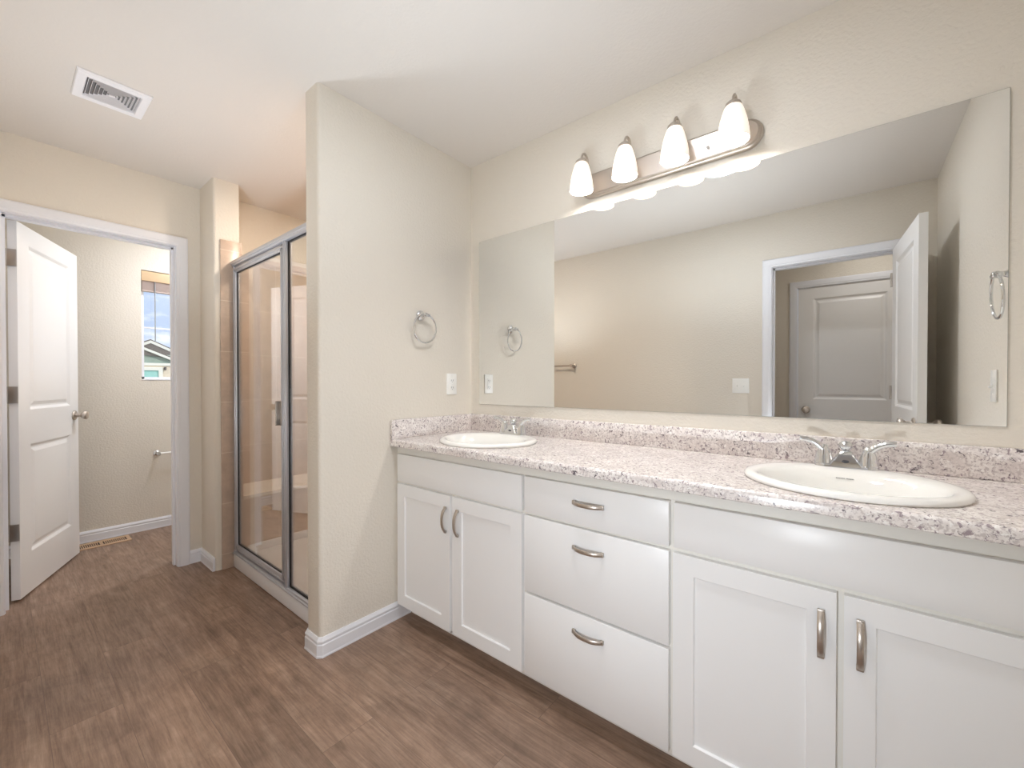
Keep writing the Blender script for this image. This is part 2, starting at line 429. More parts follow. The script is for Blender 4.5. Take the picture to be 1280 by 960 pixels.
base('baseboard_hall', [(.78, YF - .115), (.78, HY), (HX0 - .078, HY)])

# ---- door casings (swept round three sides of an opening)
CP = [(0, 0), (0, .012), (.004, .014), (.012, .014), (.016, .0165), (.040, .0185), (.052, .017), (.060, .012), (.060, 0)]
def casing(b, pts, to3d):
    """pts: (u,v) inner corner path; profile (out, proj). out = away from the opening"""
    rr = []
    P = [Vector(p) for p in pts]
    for i, p in enumerate(P):
        if i == 0: d = (P[1] - p).normalized(); n = Vector((-d.y, d.x)); k = 1
        elif i == 3: d = (p - P[2]).normalized(); n = Vector((-d.y, d.x)); k = 1
        else:
            d1 = (p - P[i - 1]).normalized(); d2 = (P[i + 1] - p).normalized(); n1 = Vector((-d1.y, d1.x)); n2 = Vector((-d2.y, d2.x))
            n = (n1 + n2).normalized(); k = 1 / n.dot(n1)
        rr.append([Vector(to3d(p.x + n.x * k * o, p.y + n.y * k * o, h)) for o, h in CP])
    b.rings(rr)
def opening_trim(n, axis, c0, c1, a0, a1, top, stop=True):
    """axis: wall normal; c0<c1 the wall's faces; a0..a1 the opening"""
    b = MB()
    path = [(a0 - .004, 0), (a0 - .004, top + .004), (a1 + .004, top + .004), (a1 + .004, 0)]
    if axis == 'x':
        casing(b, path, lambda u, v, h: (c1 + h, u, v)); casing(b, path, lambda u, v, h: (c0 - h, u, v))
        b.box(c0 - .002, c1 + .002, a0 - .02, a0, 0, top + .02); b.box(c0 - .002, c1 + .002, a1, a1 + .02, 0, top + .02)
        b.box(c0 - .002, c1 + .002, a0, a1, top, top + .02)
    else:
        casing(b, path, lambda u, v, h: (u, c1 + h, v)); casing(b, path, lambda u, v, h: (u, c0 - h, v))
        b.box(a0 - .02, a0, c0 - .002, c1 + .002, 0, top + .02); b.box(a1, a1 + .02, c0 - .002, c1 + .002, 0, top + .02)
        b.box(a0, a1, c0 - .002, c1 + .002, top, top + .02)
    return b
b = opening_trim(1, 'x', XW, XD, DY0, DY1, DH)
m_ = (XW + .037); b.box(m_, m_ + .035, DY0, DY0 + .011, 0, DH); b.box(m_, m_ + .035, DY1 - .011, DY1, 0, DH); b.box(m_, m_ + .035, DY0, DY1, DH - .011, DH)
structure(b.build('trim_1', 'trim', angle=15))
b = opening_trim(2, 'y', YF - .115, YF, EX0, EX1, DH)
b.box(EX0, EX0 + .011, YF - .075, YF - .038, 0, DH); b.box(EX1 - .011, EX1, YF - .075, YF - .038, 0, DH); b.box(EX0, EX1, YF - .075, YF - .038, DH - .011, DH)
structure(b.build('trim_2', 'trim', angle=15))
b = opening_trim(3, 'y', HY - .12, HY, HX0, HX1, DH)
structure(b.build('trim_3', 'trim', angle=15))

# ---- moulded two-panel doors; leaf in local coords: x 0..w from the hinge, y thickness, z up
def leaf_mb(w, h, t=.035, panels=((.22, .82), (1.01, 1.92))):
    b = MB(); s = .112
    b.box(0, s, -t / 2, t / 2, 0, h); b.box(w - s, w, -t / 2, t / 2, 0, h)
    zs = [0] + [z for p in panels for z in p] + [h]
    for i in range(0, len(zs), 2): b.box(s, w - s, -t / 2, t / 2, zs[i], zs[i + 1])
    for z0, z1 in panels:
        for sg in (-1, 1):
            rings = []
            for ins, dp in ((0, 0), (.003, .001), (.016, .0105), (.026, .0105), (.046, .003), (.054, .0022)):
                y = sg * (t / 2 - dp)
                rings.append([(s + ins, y, z0 + ins), (w - s - ins, y, z0 + ins), (w - s - ins, y, z1 - ins), (s + ins, y, z1 - ins)])
            b.rings([[Vector(p) for p in r] for r in rings], cap0=False, cap1=True)
    return b
def knob_mb(x, z, t=.035, prof=None):
    b = MB()
    for sg in (-1, 1):
        M4 = Matrix.Translation((x, sg * t / 2, z)) @ Matrix.Rotation(R(-90) * sg, 4, 'X')
        b.lathe([(0, 0), (.032, 0), (.033, .004), (.028, .009), (.014, .012), (.0115, .018), (.0115, .032), (.017, .038), (.0265, .048), (.0285, .058), (.025, .066), (.012, .0695), (0, .07)], M4, 28)
    return b
def door(name, hinge, ang, w, label, h=2.02, knob_z=.943, flip=1, hinges=True, hz=(.36, 1.095, 1.823), plates=False):
    """ang: direction of the leaf from the hinge, in degrees; flip: side the knuckles stand on"""
    o = sthing(name, (hinge[0], hinge[1], 0.012), label, 'door')
    o.rotation_euler = (0, 0, R(ang)); o['_o'] = (0, 0, 0)
    leaf_mb(w, h).build('door_leaf', 'door', o, angle=12)
    knob_mb(w - .062, knob_z).build('door_knob', 'nickel', o)
    if hinges:
        for z in hz:
            b = MB(); y = flip * .0215
            b.cyl((-.003, y, z - .045), (-.003, y, z + .045), .0062, seg=12)
            b.box(-.0025, -.0005, -.0165, y, z - .044, z + .044)
            b.box(-.0075, -.0055, -.0165, y, z - .044, z + .044)
            if plates: b.box(-.004, .001, -.0110, .0175, z - .044, z + .044)
            b.build('hinge', 'hinge', o)
    return o

# water closet door, swung into the closet
door('door_1', (-1.700, -1.722), 180 - 23.2, .700, 'white two-panel door standing open into the small toilet room at far left', flip=1, plates=True)
# entry door, swung open towards the right wall, seen in the mirror
door('door_2', (1.972, -1.898), 85.2, .700, 'white two-panel door standing open beside the right wall, seen in the mirror', flip=1, hinges=True)
# closed hall door seen in the mirror
door('door_3', (HX1 - .003, HY - .02), 180, HX1 - HX0 - .006, 'closed two-panel door across the hall, seen in the mirror', hinges=False, knob_z=.912)
# hinge leaves let into the closet jamb
b = MB()
for z in (.372, 1.107, 1.835): b.box(XW - .001, XW + .034, DY0, DY0 + .0022, z - .044, z + .044, .003)
structure(b.build('door_hinge_leaves', 'hinge'), None, None); bpy.data.objects['door_hinge_leaves'].name = 'trim_4'

# ---- closet window
WX = XF - .075
win = sthing('window_1', (WX, (WY0 + WY1) / 2, WZ0), 'white framed window in the far wall of the toilet room', 'window')
b = MB(); f = .024
b.box(WX - .03, WX + .02, WY0, WY0 + f, WZ0, WZ1); b.box(WX - .03, WX + .02, WY1 - f, WY1, WZ0, WZ1)
b.box(WX - .03, WX + .02, WY0, WY1, WZ0, WZ0 + f); b.box(WX - .03, WX + .02, WY0, WY1, WZ1 - f, WZ1)
b.build('window_frame', 'trim', win)
b = MB(); b.box(WX - .006, WX + .004, WY0 + f, WY1 - f, 1.612, 1.624)
b.build('muntin', 'trim', win)
MB().box(WX - .012, WX - .008, WY0 + f, WY1 - f, WZ0 + f, WZ1 - f).build('window_pane', 'window_glass', win)
b = MB(); b.box(WX + .02, XF + .004, WY0, WY1, WZ0 - .004, WZ0 + .008, .003); b.build('window_sill', 'trim', win)
bl = thing('window_blind', (XF - .03, (WY0 + WY1) / 2, WZ1), 'tan wood blind drawn up to the top of the toilet room window', 'blind')
b = MB(); b.box(XF - .006, XF - .020, WY0 + .003, WY1 - .003, 1.984, 2.062, .003); b.build('valance', 'valance', bl)
b = MB()
for k in range(16): b.box(XF - .062, XF - .018, WY0 + .008, WY1 - .008, 1.914 + k * .0047, 1.9166 + k * .0047)
b.box(XF - .062, XF - .018, WY0 + .008, WY1 - .008, 1.904, 1.912)
b.build('slats', 'slat', bl)
b = MB(); b.cyl((XF - .012, -.969, 1.985), (XF - .012, -.969, 1.50), .0036, seg=8); b.build('wand', 'wand', bl)

# ------------------------------------------------------------------ neighbouring house and lawn outside
structure(MB().box(-60, XF - .4, -40, 40, -3.1, -3.0).build('ground', 'grass'))
hx = -12.0
# bp(u,v) rays onto x=hx are listed as (y, z)
def gable(b, x0, x1, pts): b.prism(pts, Matrix(((0, 0, 1, x0), (1, 0, 0, 0), (0, 1, 0, 0), (0, 0, 0, 1))), x1 - x0)
HPX = None
ho = thing('neighbour_house', (-14.0, .8, -3.0), 'neighbouring house with stacked gables seen through the toilet room window', 'house')
MB().box(-19.5, -12.0, -4.0, 6.0, -3.0, 1.62).build('wall', 'siding', ho)
def rake(b, x0, x1, pk, run, slope_l, slope_r, th, up=0.0):
    """two sloped boards meeting at the peak (y, z)"""
    for s, sl in ((-1, slope_l), (1, slope_r)):
        e = (pk[0] + s * run, pk[1] - sl * run)
        gable(b, x0, x1, [(pk[0], pk[1] + up), (e[0], e[1] + up), (e[0], e[1] + up - th), (pk[0], pk[1] + up - th)][::s])
b = MB(); rake(b, -13.30, -12.62, (.78, 2.33), 2.6, .50, .50, .030, .0); rake(b, -12.50, -12.0, (.10, 2.28), 1.9, .456, .456, .030, .02)
b.build('roof', 'shingle', ho)
b = MB(); rake(b, -12.66, -12.60, (.78, 2.30), 2.6, .50, .50, .075); rake(b, -12.04, -11.98, (.10, 2.27), 1.9, .456, .456, .062)
b.box(-12.05, -11.97, -4.05, 6.05, 1.615, 1.680)
b.build('fascia', 'fascia', ho)
b = MB(); gable(b, -12.7, -12.62, [(.78, 2.25), (3.3, .99), (3.3, .8), (-1.8, .8), (-1.8, .99)]); gable(b, -12.06, -12.03, [(.10, 2.22), (1.0, 1.82), (.70, 1.86), (-.4, 1.99)])
b.build('gable_face', 'gable', ho)
b = MB(); gable(b, -12.10, -12.07, [(.10, 2.2), (1.4, 1.62), (-1.2, 1.62)]); b.build('gable_siding', 'siding_g', ho)
b = MB()
b.rings([[Vector((-12.0, -4.05, 1.68)), Vector((-12.0, 6.05, 1.68)), Vector((-12.6, 6.05, 1.93)), Vector((-12.6, -4.05, 1.93))], [Vector((-12.0, -4.05, 1.66)), Vector((-12.0, 6.05, 1.66)), Vector((-12.6, 6.05, 1.66)), Vector((-12.6, -4.05, 1.66))]])
b.build('lower_roof', 'shingle_g', ho)
b = MB(); b.box(-12.0, -11.95, -.30, .90, 1.49, 1.575); b.box(-12.0, -11.95, .815, .90, .40, 1.49); b.box(-12.0, -11.95, -.30, -.21, .40, 1.49); b.box(-12.0, -11.94, -.34, .94, .33, .40)
hw_ = b.build('window_trim', 'fascia', ho)
b = MB(); b.box(-11.995, -11.98, -.21, .815, .40, 1.49); b.build('window_pane', 'house_glass', hw_)
b = MB(); b.box(-12.0, -11.93, .93, .965, 1.52, 1.575); b.cyl((-11.93, .947, 1.50), (-11.93, .947, 1.58), .022, seg=8); b.build('lantern', 'lantern', ho)

# ------------------------------------------------------------------ shower
TL = -1.556   # tiled face of the far shower wall
TZ = 2.065
structure(MB().box(XD, TL, -.79, 0, .06, TZ).build('wall_shower_left', 'tile_x'))
structure(MB().box(TL, -.135, -.012, 0, .06, TZ).build('wall_shower_back', 'tile_y'))
structure(MB().box(-.135, -.119, -.845, -.0, .06, TZ).build('wall_shower_right', 'tile_x'))
b = MB(); b.box(-1.306, -1.294, -.897, -.786, .0, TZ, .002); b.box(XD, -1.294, -.79, -.778, .06, TZ)
structure(b.build('wall_shower_return', 'tile_x'))
# pan with raised curb
b = MB()
PX0, PX1 = -1.294, -.119
b.box(-1.311, PX1 - .016, -.775, -.012, .0, .055)
b.box(-1.311, PX1 - .016, -.075, -.012, .0, .105, .008); b.box(PX1 - .065, PX1 - .016, -.752, -.012, .0, .105, .008)
b.box(PX0, PX1, -.838, -.752, 0, .087, .010, 3)
pan = tag(b.build('shower_pan', 'acrylic', loc=(-.7, -.42, 0)), 'white acrylic shower base with a raised front curb under the glass', 'shower pan')
MB().lathe([(0, .0565), (.045, .0565), (.048, .055)], Matrix.Translation((-.62, -.42, 0)), 28).build('drain', 'chrome', pan)
# seat: a tiled block with a sloped slab, part of the built room
se = thing('shower_bench', (-1.43, -.4, 0), 'built-in shower bench at the left inside the glass, tiled front under a cream slab', 'bench')
MB().box(TL, -1.313, -.778, -.012, .0, .43).build('bench_base', 'tile_x', se)
b = MB(); b.prism([(TL, .428), (-1.300, .418), (-1.300, .437), (TL, .462)], Matrix(((1, 0, 0, 0), (0, 0, 1, -.778), (0, 1, 0, 0), (0, 0, 0, 1))), .766)
b.build('bench_slab', 'seat', se)
# caulk-like pan flange in front of the bench
MB().box(-1.3115, -1.298, -.75, -.03, .055, .108, .004).build('pan_flange', 'acrylic', pan)

GY = -.815
enc = thing('shower_enclosure', (-.7, GY, .087), 'framed glass shower front with a hinged door and a narrow fixed panel', 'shower enclosure')
b = MB(); t0, t1 = GY - .017, GY + .017
FX0, FX1 = -1.294, -.119
b.box(FX0, FX1, t0 - .006, t1, 1.905, 1.942, .004); b.box(FX0, FX1, t0 - .011, t0 + .006, 1.918, 1.932, .003)     # header
b.box(FX0, FX0 + .022, t0, t1, .087, 1.905, .003)                                                                 # wall jamb
b.box(FX1 - .026, FX1, t0, t1, .087, 1.905, .003)
b.box(FX0, FX1, t0 - .004, t1, .087, .105, .003); b.box(FX0, FX1, t0 - .012, t0, .087, .094, .002)                # sill track
b.box(-.552, -.520, t0 - .004, t1, .105, 1.905, .004); b.box(-.540, -.532, t0 - .008, t0, .105, 1.905, .002)      # post
b.build('frame', 'alu', enc)
b = MB()
b.box(-.520, -.513, GY - .006, GY + .006, .105, 1.905); b.box(FX1 - .032, FX1 - .026, GY - .006, GY + .006, .105, 1.905)
b.box(-.520, FX1 - .026, GY - .006, GY + .006, .105, .113); b.box(-.520, FX1 - .026, GY - .006, GY + .006, 1.898, 1.905)
b.build('seal', 'rubber', enc)
MB().box(-.516, FX1 - .028, GY - .003, GY + .003, .107, 1.902).build('fixed_glass', 'shower_glass', enc)
d0, d1, dz0, dz1 = -1.270, -.556, .112, 1.900
dr = MB(); dw = .026
y0, y1 = GY - .014, GY + .012
dr.box(d0, d0 + .014, y0, y1, dz0, dz1, .003); dr.box(d1 - .040, d1, y0, y1, dz0, dz1, .003)
dr.box(d1 - .020, d1 - .014, y0 - .004, y0, dz0, dz1, .0015)
dr.box(d0, d1, y0, y1, dz1 - .034, dz1, .003); dr.box(d0, d1, y0 - .004, y0, dz1 - .020, dz1 - .012, .0015)
dr.box(d0, d1, y0, y1, dz0, dz0 + .036, .003); dr.box(d0, d1, y0 - .004, y0, dz0 + .010, dz0 + .016, .0015)
do = dr.build('shower_door', 'alu', enc)
b = MB(); g0, g1, gz0, gz1 = d0 + .014, d1 - .040, dz0 + .036, dz1 - .034
b.box(g0, g0 + .005, GY - .006, GY + .006, gz0, gz1); b.box(g1 - .003, g1, GY - .006, GY + .006, gz0, gz1)
b.box(g0, g1, GY - .006, GY + .006, gz0, gz0 + .004); b.box(g0, g1, GY - .006, GY + .006, gz1 - .004, gz1)
b.build('door_seal', 'rubber', do)
MB().box(g0 + .002, g1 - .001, GY - .003, GY + .003, gz0 + .001, gz1 - .001).build('door_glass', 'shower_glass', do)
b = MB(); b.box(d1 - .046, d1 - .036, y0 - .026, y0 - .002, .945, 1.075, .003); b.box(d1 - .046, d1 - .018, y0 - .006, y0, .945, 1.075, .002)
b.build('door_handle', 'hinge', do)

# ------------------------------------------------------------------ vanity
FY = -.521        # face frame
DYF = -.540       # door and drawer faces
ZB, ZT = .070, .861
def cabinet(name, x0, x1, label, drawers=False):
    c = thing(name, ((x0 + x1) / 2, FY / 2, 0), label, 'cabinet', None)
    b = MB()
    b.box(x0, x0 + .016, FY + .019, -.003, ZB, ZT); b.box(x1 - .016, x1, FY + .019, -.003, ZB, ZT)
    b.box(x0, x1, FY + .019, -.003, ZB, ZB + .016); b.box(x0, x1, -.009, -.003, ZB, ZT)
    b.box(x0, x1, -.450, -.434, 0, ZB); b.box(x0, x0 + .016, -.434, -.003, 0, ZB); b.box(x1 - .016, x1, -.434, -.003, 0, ZB)
    b.build('body', 'frame_in', c)
    b = MB()
    b.box(x0, x0 + .030, FY, FY + .019, ZB, ZT); b.box(x1 - .030, x1, FY, FY + .019, ZB, ZT)
    b.box(x0 + .03, x1 - .03, FY, FY + .019, ZT - .050, ZT); b.box(x0 + .03, x1 - .03, FY, FY + .019, ZB, ZB + .030)
    b.box(x0 + .03, x1 - .03, FY, FY + .019, .664, .704)
    if drawers: b.box(x0 + .03, x1 - .03, FY, FY + .019, .375, .410)
    else: b.box((x0 + x1) / 2 - .03, (x0 + x1) / 2 + .03, FY, FY + .019, ZB, .664)
    o = b.build('face_frame', 'frame_in', c)
    return c
def slab(x0, x1, z0, z1): return MB().box(x0, x1, DYF, FY, z0, z1, .0022, 2)
def shaker(x0, x1, z0, z1, s=.056):
    b = MB(); b.box(x0, x0 + s, DYF, FY, z0, z1); b.box(x1 - s, x1, DYF, FY, z0, z1)
    b.box(x0 + s, x1 - s, DYF, FY, z0, z0 + s); b.box(x0 + s, x1 - s, DYF, FY, z1 - s, z1)
    r = []
    for i, d in ((0, 0), (.0015, .0015), (.003, .0075)):
        r.append([Vector(p) for p in ((x0 + s + i, DYF + d, z0 + s + i), (x1 - s - i, DYF + d, z0 + s + i), (x1 - s - i, DYF + d, z1 - s - i), (x0 + s + i, DYF + d, z1 - s - i))])
    b.rings(r, cap0=False, cap1=True)
    return b
def pull_mesh():
    """arched strap pull along local x, standing out along -y"""
    b = MB(); n = 14; Lh = .052
    rr = []
    for i in range(n + 1):
        t = -1 + 2 * i / n; x = Lh * t
        y = -.006 - .019 * (1 - abs(t) ** 2.6); th = .0032 + .0012 * abs(t)
        w_ = .0062 + .0006 * abs(t)
        dx = -(-.019 * (-2.6 * abs(t) ** 1.6 * (1 if t > 0 else -1))) / Lh if t else 0
        nrm = Vector((dx * -1, -1, 0)).normalized()
        p = Vector((x, y, 0))
        rr.append([p + nrm * th / 2 + Vector((0, 0, w_)), p + nrm * th + Vector((0, 0, w_ * .5)), p + nrm * th + Vector((0, 0, -w_ * .5)), p + nrm * th / 2 + Vector((0, 0, -w_)),
                   p - nrm * th / 2 + Vector((0, 0, -w_)), p - nrm * th / 2 + Vector((0, 0, w_))])
    b.rings(rr)
    for s in (-1, 1): b.box(s * Lh - .006, s * Lh + .006, -.009, 0, -.007, .007, .0015)
    return b
pull0 = None
def pull(parent, x, z, vertical=False):
    global pull0
    px, py, pz = parent['_o']
    if pull0 is None:
        me_o = pull_mesh().build('handle', 'nickel'); pull0 = me_o
        o = me_o
    else:
        o = pull0.copy(); COL.objects.link(o)
    o.parent = parent; o.location = (x - px, DYF - py, z - pz)
    o.rotation_euler = (0, R(90) if vertical else 0, 0)
    return o
c1 = cabinet('vanity_cabinet', .0165, .800, 'white two-door vanity cabinet under the far left sink')
slab(.022, .794, .690, .823).build('false_front', 'cab', c1)
d = shaker(.022, .3985, .083, .678).build('door', 'cab', c1); pull(d, .374, .571, True)
d = shaker(.4145, .794, .083, .678).build('door', 'cab', c1); pull(d, .450, .571, True)
c2 = cabinet('vanity_cabinet', .800, 1.345, 'white three-drawer cabinet in the middle of the vanity', True)
for z0, z1, hz in ((.690, .823, .765), (.397, .678, .612), (.083, .388, .326)):
    d = slab(.806, 1.338, z0, z1).build('drawer', 'cab', c2); pull(d, 1.0735, hz)
c3 = cabinet('vanity_cabinet', 1.345, XR - .004, 'white two-door vanity cabinet under the near right sink')
slab(1.352, 2.118, .692, .823).build('false_front', 'cab', c3)
d = shaker(1.350, 1.725, .083, .677).build('door', 'cab', c3); pull(d, 1.696, .574, True)
d = shaker(1.739, 2.118, .083, .677).build('door', 'cab', c3); pull(d, 1.768, .574, True)
# end filler strip by the partition, as the face frame shows there
MB().box(.0, .0165, FY, -.003, ZB + .02, ZT).build('filler', 'frame_in', c1)

# countertop with two oval cut-outs
CT, CB, CF = .895, .861, -.566
SINKS = ((.425, -.322), (1.737, -.322)); SA, SB = .240, .213
def counter():
    b = MB(); bm = b.bm
    out = [bm.verts.new((x, y, CT)) for x, y in ((0.0, CF + .012), (XR, CF + .012), (XR, 0), (0.0, 0))]
    edges = [bm.edges.new((out[i], out[(i + 1) % 4])) for i in range(4)]
    holes = []
    for cx, cy in SINKS:
        r = [bm.verts.new((cx + (SA - .022) * math.cos(t * math.pi / 24), cy + (SB - .022) * math.sin(t * math.pi / 24), CT)) for t in range(48)]
        edges += [bm.edges.new((r[i], r[(i + 1) % 48])) for i in range(48)]; holes.append(r)
    bmesh.ops.triangle_fill(bm, use_beauty=True, edges=edges, normal=(0, 0, 1))
    for r in holes:
        lo = [bm.verts.new((v.co.x, v.co.y, CB)) for v in r]
        for i in range(48): bm.faces.new((r[i], lo[i], lo[(i + 1) % 48], r[(i + 1) % 48]))
    # rolled front edge
    prof = [(CF + .012, CT)]
    for k in range(1, 7):
        a = R(90 * k / 6); prof.append((CF + .012 - .012 * math.sin(a), CT - .012 + .012 * math.cos(a)))
    prof += [(CF, CB + .003), (CF + .003, CB), (CF + .022, CB), (CF + .022, CT - .001)]
    b.rings([[Vector((x, y, z)) for y, z in prof] for x in (0.0, XR)])
    b.box(0.001, XR - .001, CF + .02, -.002, CB - .0005, CB + .001) if False else None
    return b
ct = counter().build('countertop', 'granite', loc=(1.08, -.28, CB))
tag(ct, 'long speckled grey laminate countertop with a low splash at the wall', 'countertop')
b = MB(); b.box(.0, XR, -.0175, -.0005, CT, .989, .0035, 3); b.build('backsplash', 'granite', ct)
b = MB(); b.box(.0005, .0175, CF + .001, -.0176, CT - .0, .989, .003, 3); b.box(.0005, .0175, CF + .001, CF + .02, CB, CT); b.build('side_splash', 'granite', ct)
b = MB(); b.box(XR - .0175, XR - .0005, CF + .001, -.0176, CT, .989, .003, 3); b.build('side_splash', 'granite', ct)

# drop-in oval sinks
def sink(cx, cy, label):
    o = thing('sink', (cx, cy, CT), label, 'sink')
    def ring(s, z, shift=0.0, n=64):
        """s scales the rim ellipse inward by metres"""
        return [Vector((cx + (SA - s) * math.cos(2 * math.pi * i / n), cy + shift + (SB - s - (shift if shift > 0 else 0)) * math.sin(2 * math.pi * i / n), z)) for i in range(n)]
    def bowl(ax, ay, z, yo, n=64): return [Vector((cx + ax * math.cos(2 * math.pi * i / n), cy + yo + ay * math.sin(2 * math.pi * i / n), z)) for i in range(n)]
    rr = [bowl(SA - .004, SB - .004, CT, 0), bowl(SA, SB, CT + .004, 0), bowl(SA, SB, CT + .009, 0), bowl(SA - .004, SB - .004, CT + .0145, 0), bowl(SA - .010, SB - .010, CT + .0175, 0),
          bowl(SA - .020, SB - .020, CT + .018, -.002), bowl(SA - .030, SB - .040, CT + .017, -.013), bowl(SA - .038, SB - .056, CT + .014, -.022), bowl(SA - .046, SB - .066, CT + .004, -.026),
          bowl(.182, .133, CT - .020, -.028), bowl(.165, .118, CT - .060, -.028), bowl(.140, .098, CT - .098, -.026), bowl(.100, .070, CT - .122, -.022),
          bowl(.055, .042, CT - .131, -.02), bowl(.022, .022, CT - .134, -.02)]
    b = MB(); b.rings(rr, cap0=False, cap1=False)
    # underside
    rr2 = [bowl(SA - .004, SB - .004, CT, 0), bowl(SA - .026, SB - .026, CT - .002, 0), bowl(.185, .15, CT - .03, -.02), bowl(.16, .12, CT - .11, -.02), bowl(.06, .05, CT - .145, -.02), bowl(.024, .024, CT - .147, -.02)]
    b.rings(rr2, cap0=False, cap1=False)
    bmesh.ops.remove_doubles(b.bm, verts=b.bm.verts, dist=.0002)
    b.build('basin', 'porcelain', o, angle=50)
    b = MB(); b.lathe([(.0, CT - .131), (.010, CT - .1305), (.017, CT - .131), (.0225, CT - .1285), (.024, CT - .131), (.022, CT - .150)], Matrix.Translation((cx, cy - .02, 0)), 28); b.build('drain', 'chrome', o)
    if cx > 1:
        # faint row of small grey printed letters on the back slope of the bowl
        b = MB()
        for k in range(16):
            if k == 8: continue
            x = cx - .021 + k * .0026
            b.box(x, x + .0017, cy + .1105, cy + .1128, CT - .0068, CT - .0045)
        b.build('printed_mark', 'mark', o)
    return o
for (cx, cy), lab in zip(SINKS, ('white oval drop-in sink at the far left end of the counter, near the partition', 'white oval drop-in sink at the near right end of the counter')):
    sink(cx, cy, lab)

# centre-set faucets
def faucet(cx, cy, label):
    z = CT + .0165
    o = thing('faucet', (cx, cy, z), label, 'faucet')
    b = MB()
    # base plate: stadium
    def stad(hw, hd, zz, n=10):
        p = []
        for k in range(n + 1): a = -math.pi / 2 + math.pi * k / n; p.append(Vector((cx + hw - hd + hd * math.cos(a), cy + hd * math.sin(a), zz)))
        for k in range(n + 1): a = math.pi / 2 + math.pi * k / n; p.append(Vector((cx - hw + hd + hd * math.cos(a), cy + hd * math.sin(a), zz)))
        return p
    b.rings([stad(.080, .029, z), stad(.080, .029, z + .004), stad(.077, .026, z + .009), stad(.070, .019, z + .011)])
    b.build('base_plate', 'chrome', o)
    # spout: broad wedge rising and reaching forward
    T = lambda x, y, zz: Vector((cx + x, cy + y, z + zz))
    # spout: a tapering wedge, broad at the plate, leaning forward to a narrow outlet
    R_ = []
    for yb, yf, zz, hw_ in ((.026, -.0290, .005, .040), (.025, -.0275, .010, .038), (.023, -.0240, .020, .031), (.021, -.0205, .030, .0245), (.019, -.0175, .039, .0190), (.016, -.0150, .046, .0160), (.012, -.0110, .050, .0125)):
        ym = (yb + yf) / 2; sl = 0
        R_.append([T(-hw_, yf + .004, zz - sl), T(-hw_ + .004, yf, zz - sl), T(hw_ - .004, yf, zz - sl), T(hw_, yf + .004, zz - sl), T(hw_, yb - .004, zz), T(hw_ - .005, yb, zz), T(-hw_ + .005, yb, zz), T(-hw_, yb - .004, zz)])
    b = MB(); b.rings(R_); b.build('spout', 'chrome', o, angle=40)
    # badge on the spout front
    b = MB(); M4 = Matrix.Translation((cx, cy - .0240, z + .0200)) @ Matrix.Rotation(R(70), 4, 'X')
    b.lathe([(0, .0022), (.006, .0022), (.0068, .001), (.0068, 0)], M4, 24, sx=1.3, sy=.62); b.build('badge', 'badge', o)
    # lift rod
    b = MB(); b.lathe([(.006, .046), (.007, .050), (.013, .0535), (.0175, .060), (.018, .067), (.0145, .074), (.008, .0785), (0, .080)], Matrix.Translation((cx, cy + .004, z)), 24)
    b.build('lift_rod', 'chrome', o)
    for s in (-1, 1):
        b = MB(); X = cx + s * .0535
        b.lathe([(.0255, .006), (.0255, .012), (.0235, .016), (.0225, .026), (.019, .040), (.015, .050), (.013, .058), (.009, .064), (0, .066)], Matrix.Translation((X, cy, z)), 24)
        P = []
        for t in range(11):
            u = t / 10
            P.append((X + s * (-.002 + .064 * u), cy - .002 - .004 * u, z + .046 + .034 * (1 - (1 - u) ** 2.4)))
        b.tube(P, [.0130, .0126, .0120, .0114, .0108, .0104, .0102, .0102, .0104, .0106, .0098], 14, flat=(.95, .85))
        b.build('handle', 'chrome', o, angle=45)
    return o
faucet(.425, -.135, 'chrome two-handle faucet on the far left sink')
faucet(1.737, -.135, 'chrome two-handle faucet on the near right sink')

# ------------------------------------------------------------------ mirror
mr = thing('wall_mirror', (1.078, 0, 1.047), 'large frameless mirror on the wall above the double vanity', 'mirror')
MB().box(.0696, 2.0860, -.0055, -.0005, 1.0468, 1.9855).build('mirror_back', 'glass_edge', mr)
MB().box(.0702, 2.0854, -.0060, -.0050, 1.0474, 1.9849).build('mirror_glass', 'mirror', mr)

# ------------------------------------------------------------------ vanity light
LZ = 2.092; LX0, LX1 = .745, 1.497; LXS = (.804, 1.009, 1.213, 1.418); LY = -.112
vl = thing('vanity_light', ((LX0 + LX1) / 2, 0, LZ), 'brushed nickel bath light bar with four lit frosted glass shades above the mirror', 'light fixture')
def stad_z(hw, hr, y, n=14):
    cx = (LX0 + LX1) / 2; p = []
    for k in range(n + 1): a = -math.pi / 2 + math.pi * k / n; p.append(Vector((cx + hw - hr + hr * math.cos(a), y, LZ + hr * math.sin(a))))
    for k in range(n + 1): a = math.pi / 2 + math.pi * k / n; p.append(Vector((cx - hw + hr + hr * math.cos(a), y, LZ + hr * math.sin(a))))
    return p
hw = (LX1 - LX0) / 2
b = MB(); b.rings([stad_z(hw, .056, -.0005), stad_z(hw, .056, -.010), stad_z(hw - .002, .054, -.015), stad_z(hw - .007, .049, -.018), stad_z(hw - .010, .046, -.026), stad_z(hw - .014, .042, -.029)])
b.build('back_plate', 'nickel', vl, angle=25)
for x in (.975 + .935 - .975 + .0, 1.315):
    b = MB(); b.lathe([(.0, .011), (.004, .0105), (.0065, .006), (.0055, 0)], Matrix.Translation((x, -.029, LZ - .012)) @ Matrix.Rotation(R(90), 4, 'X'), 14)
    b.build('cap_nut', 'chrome', vl)
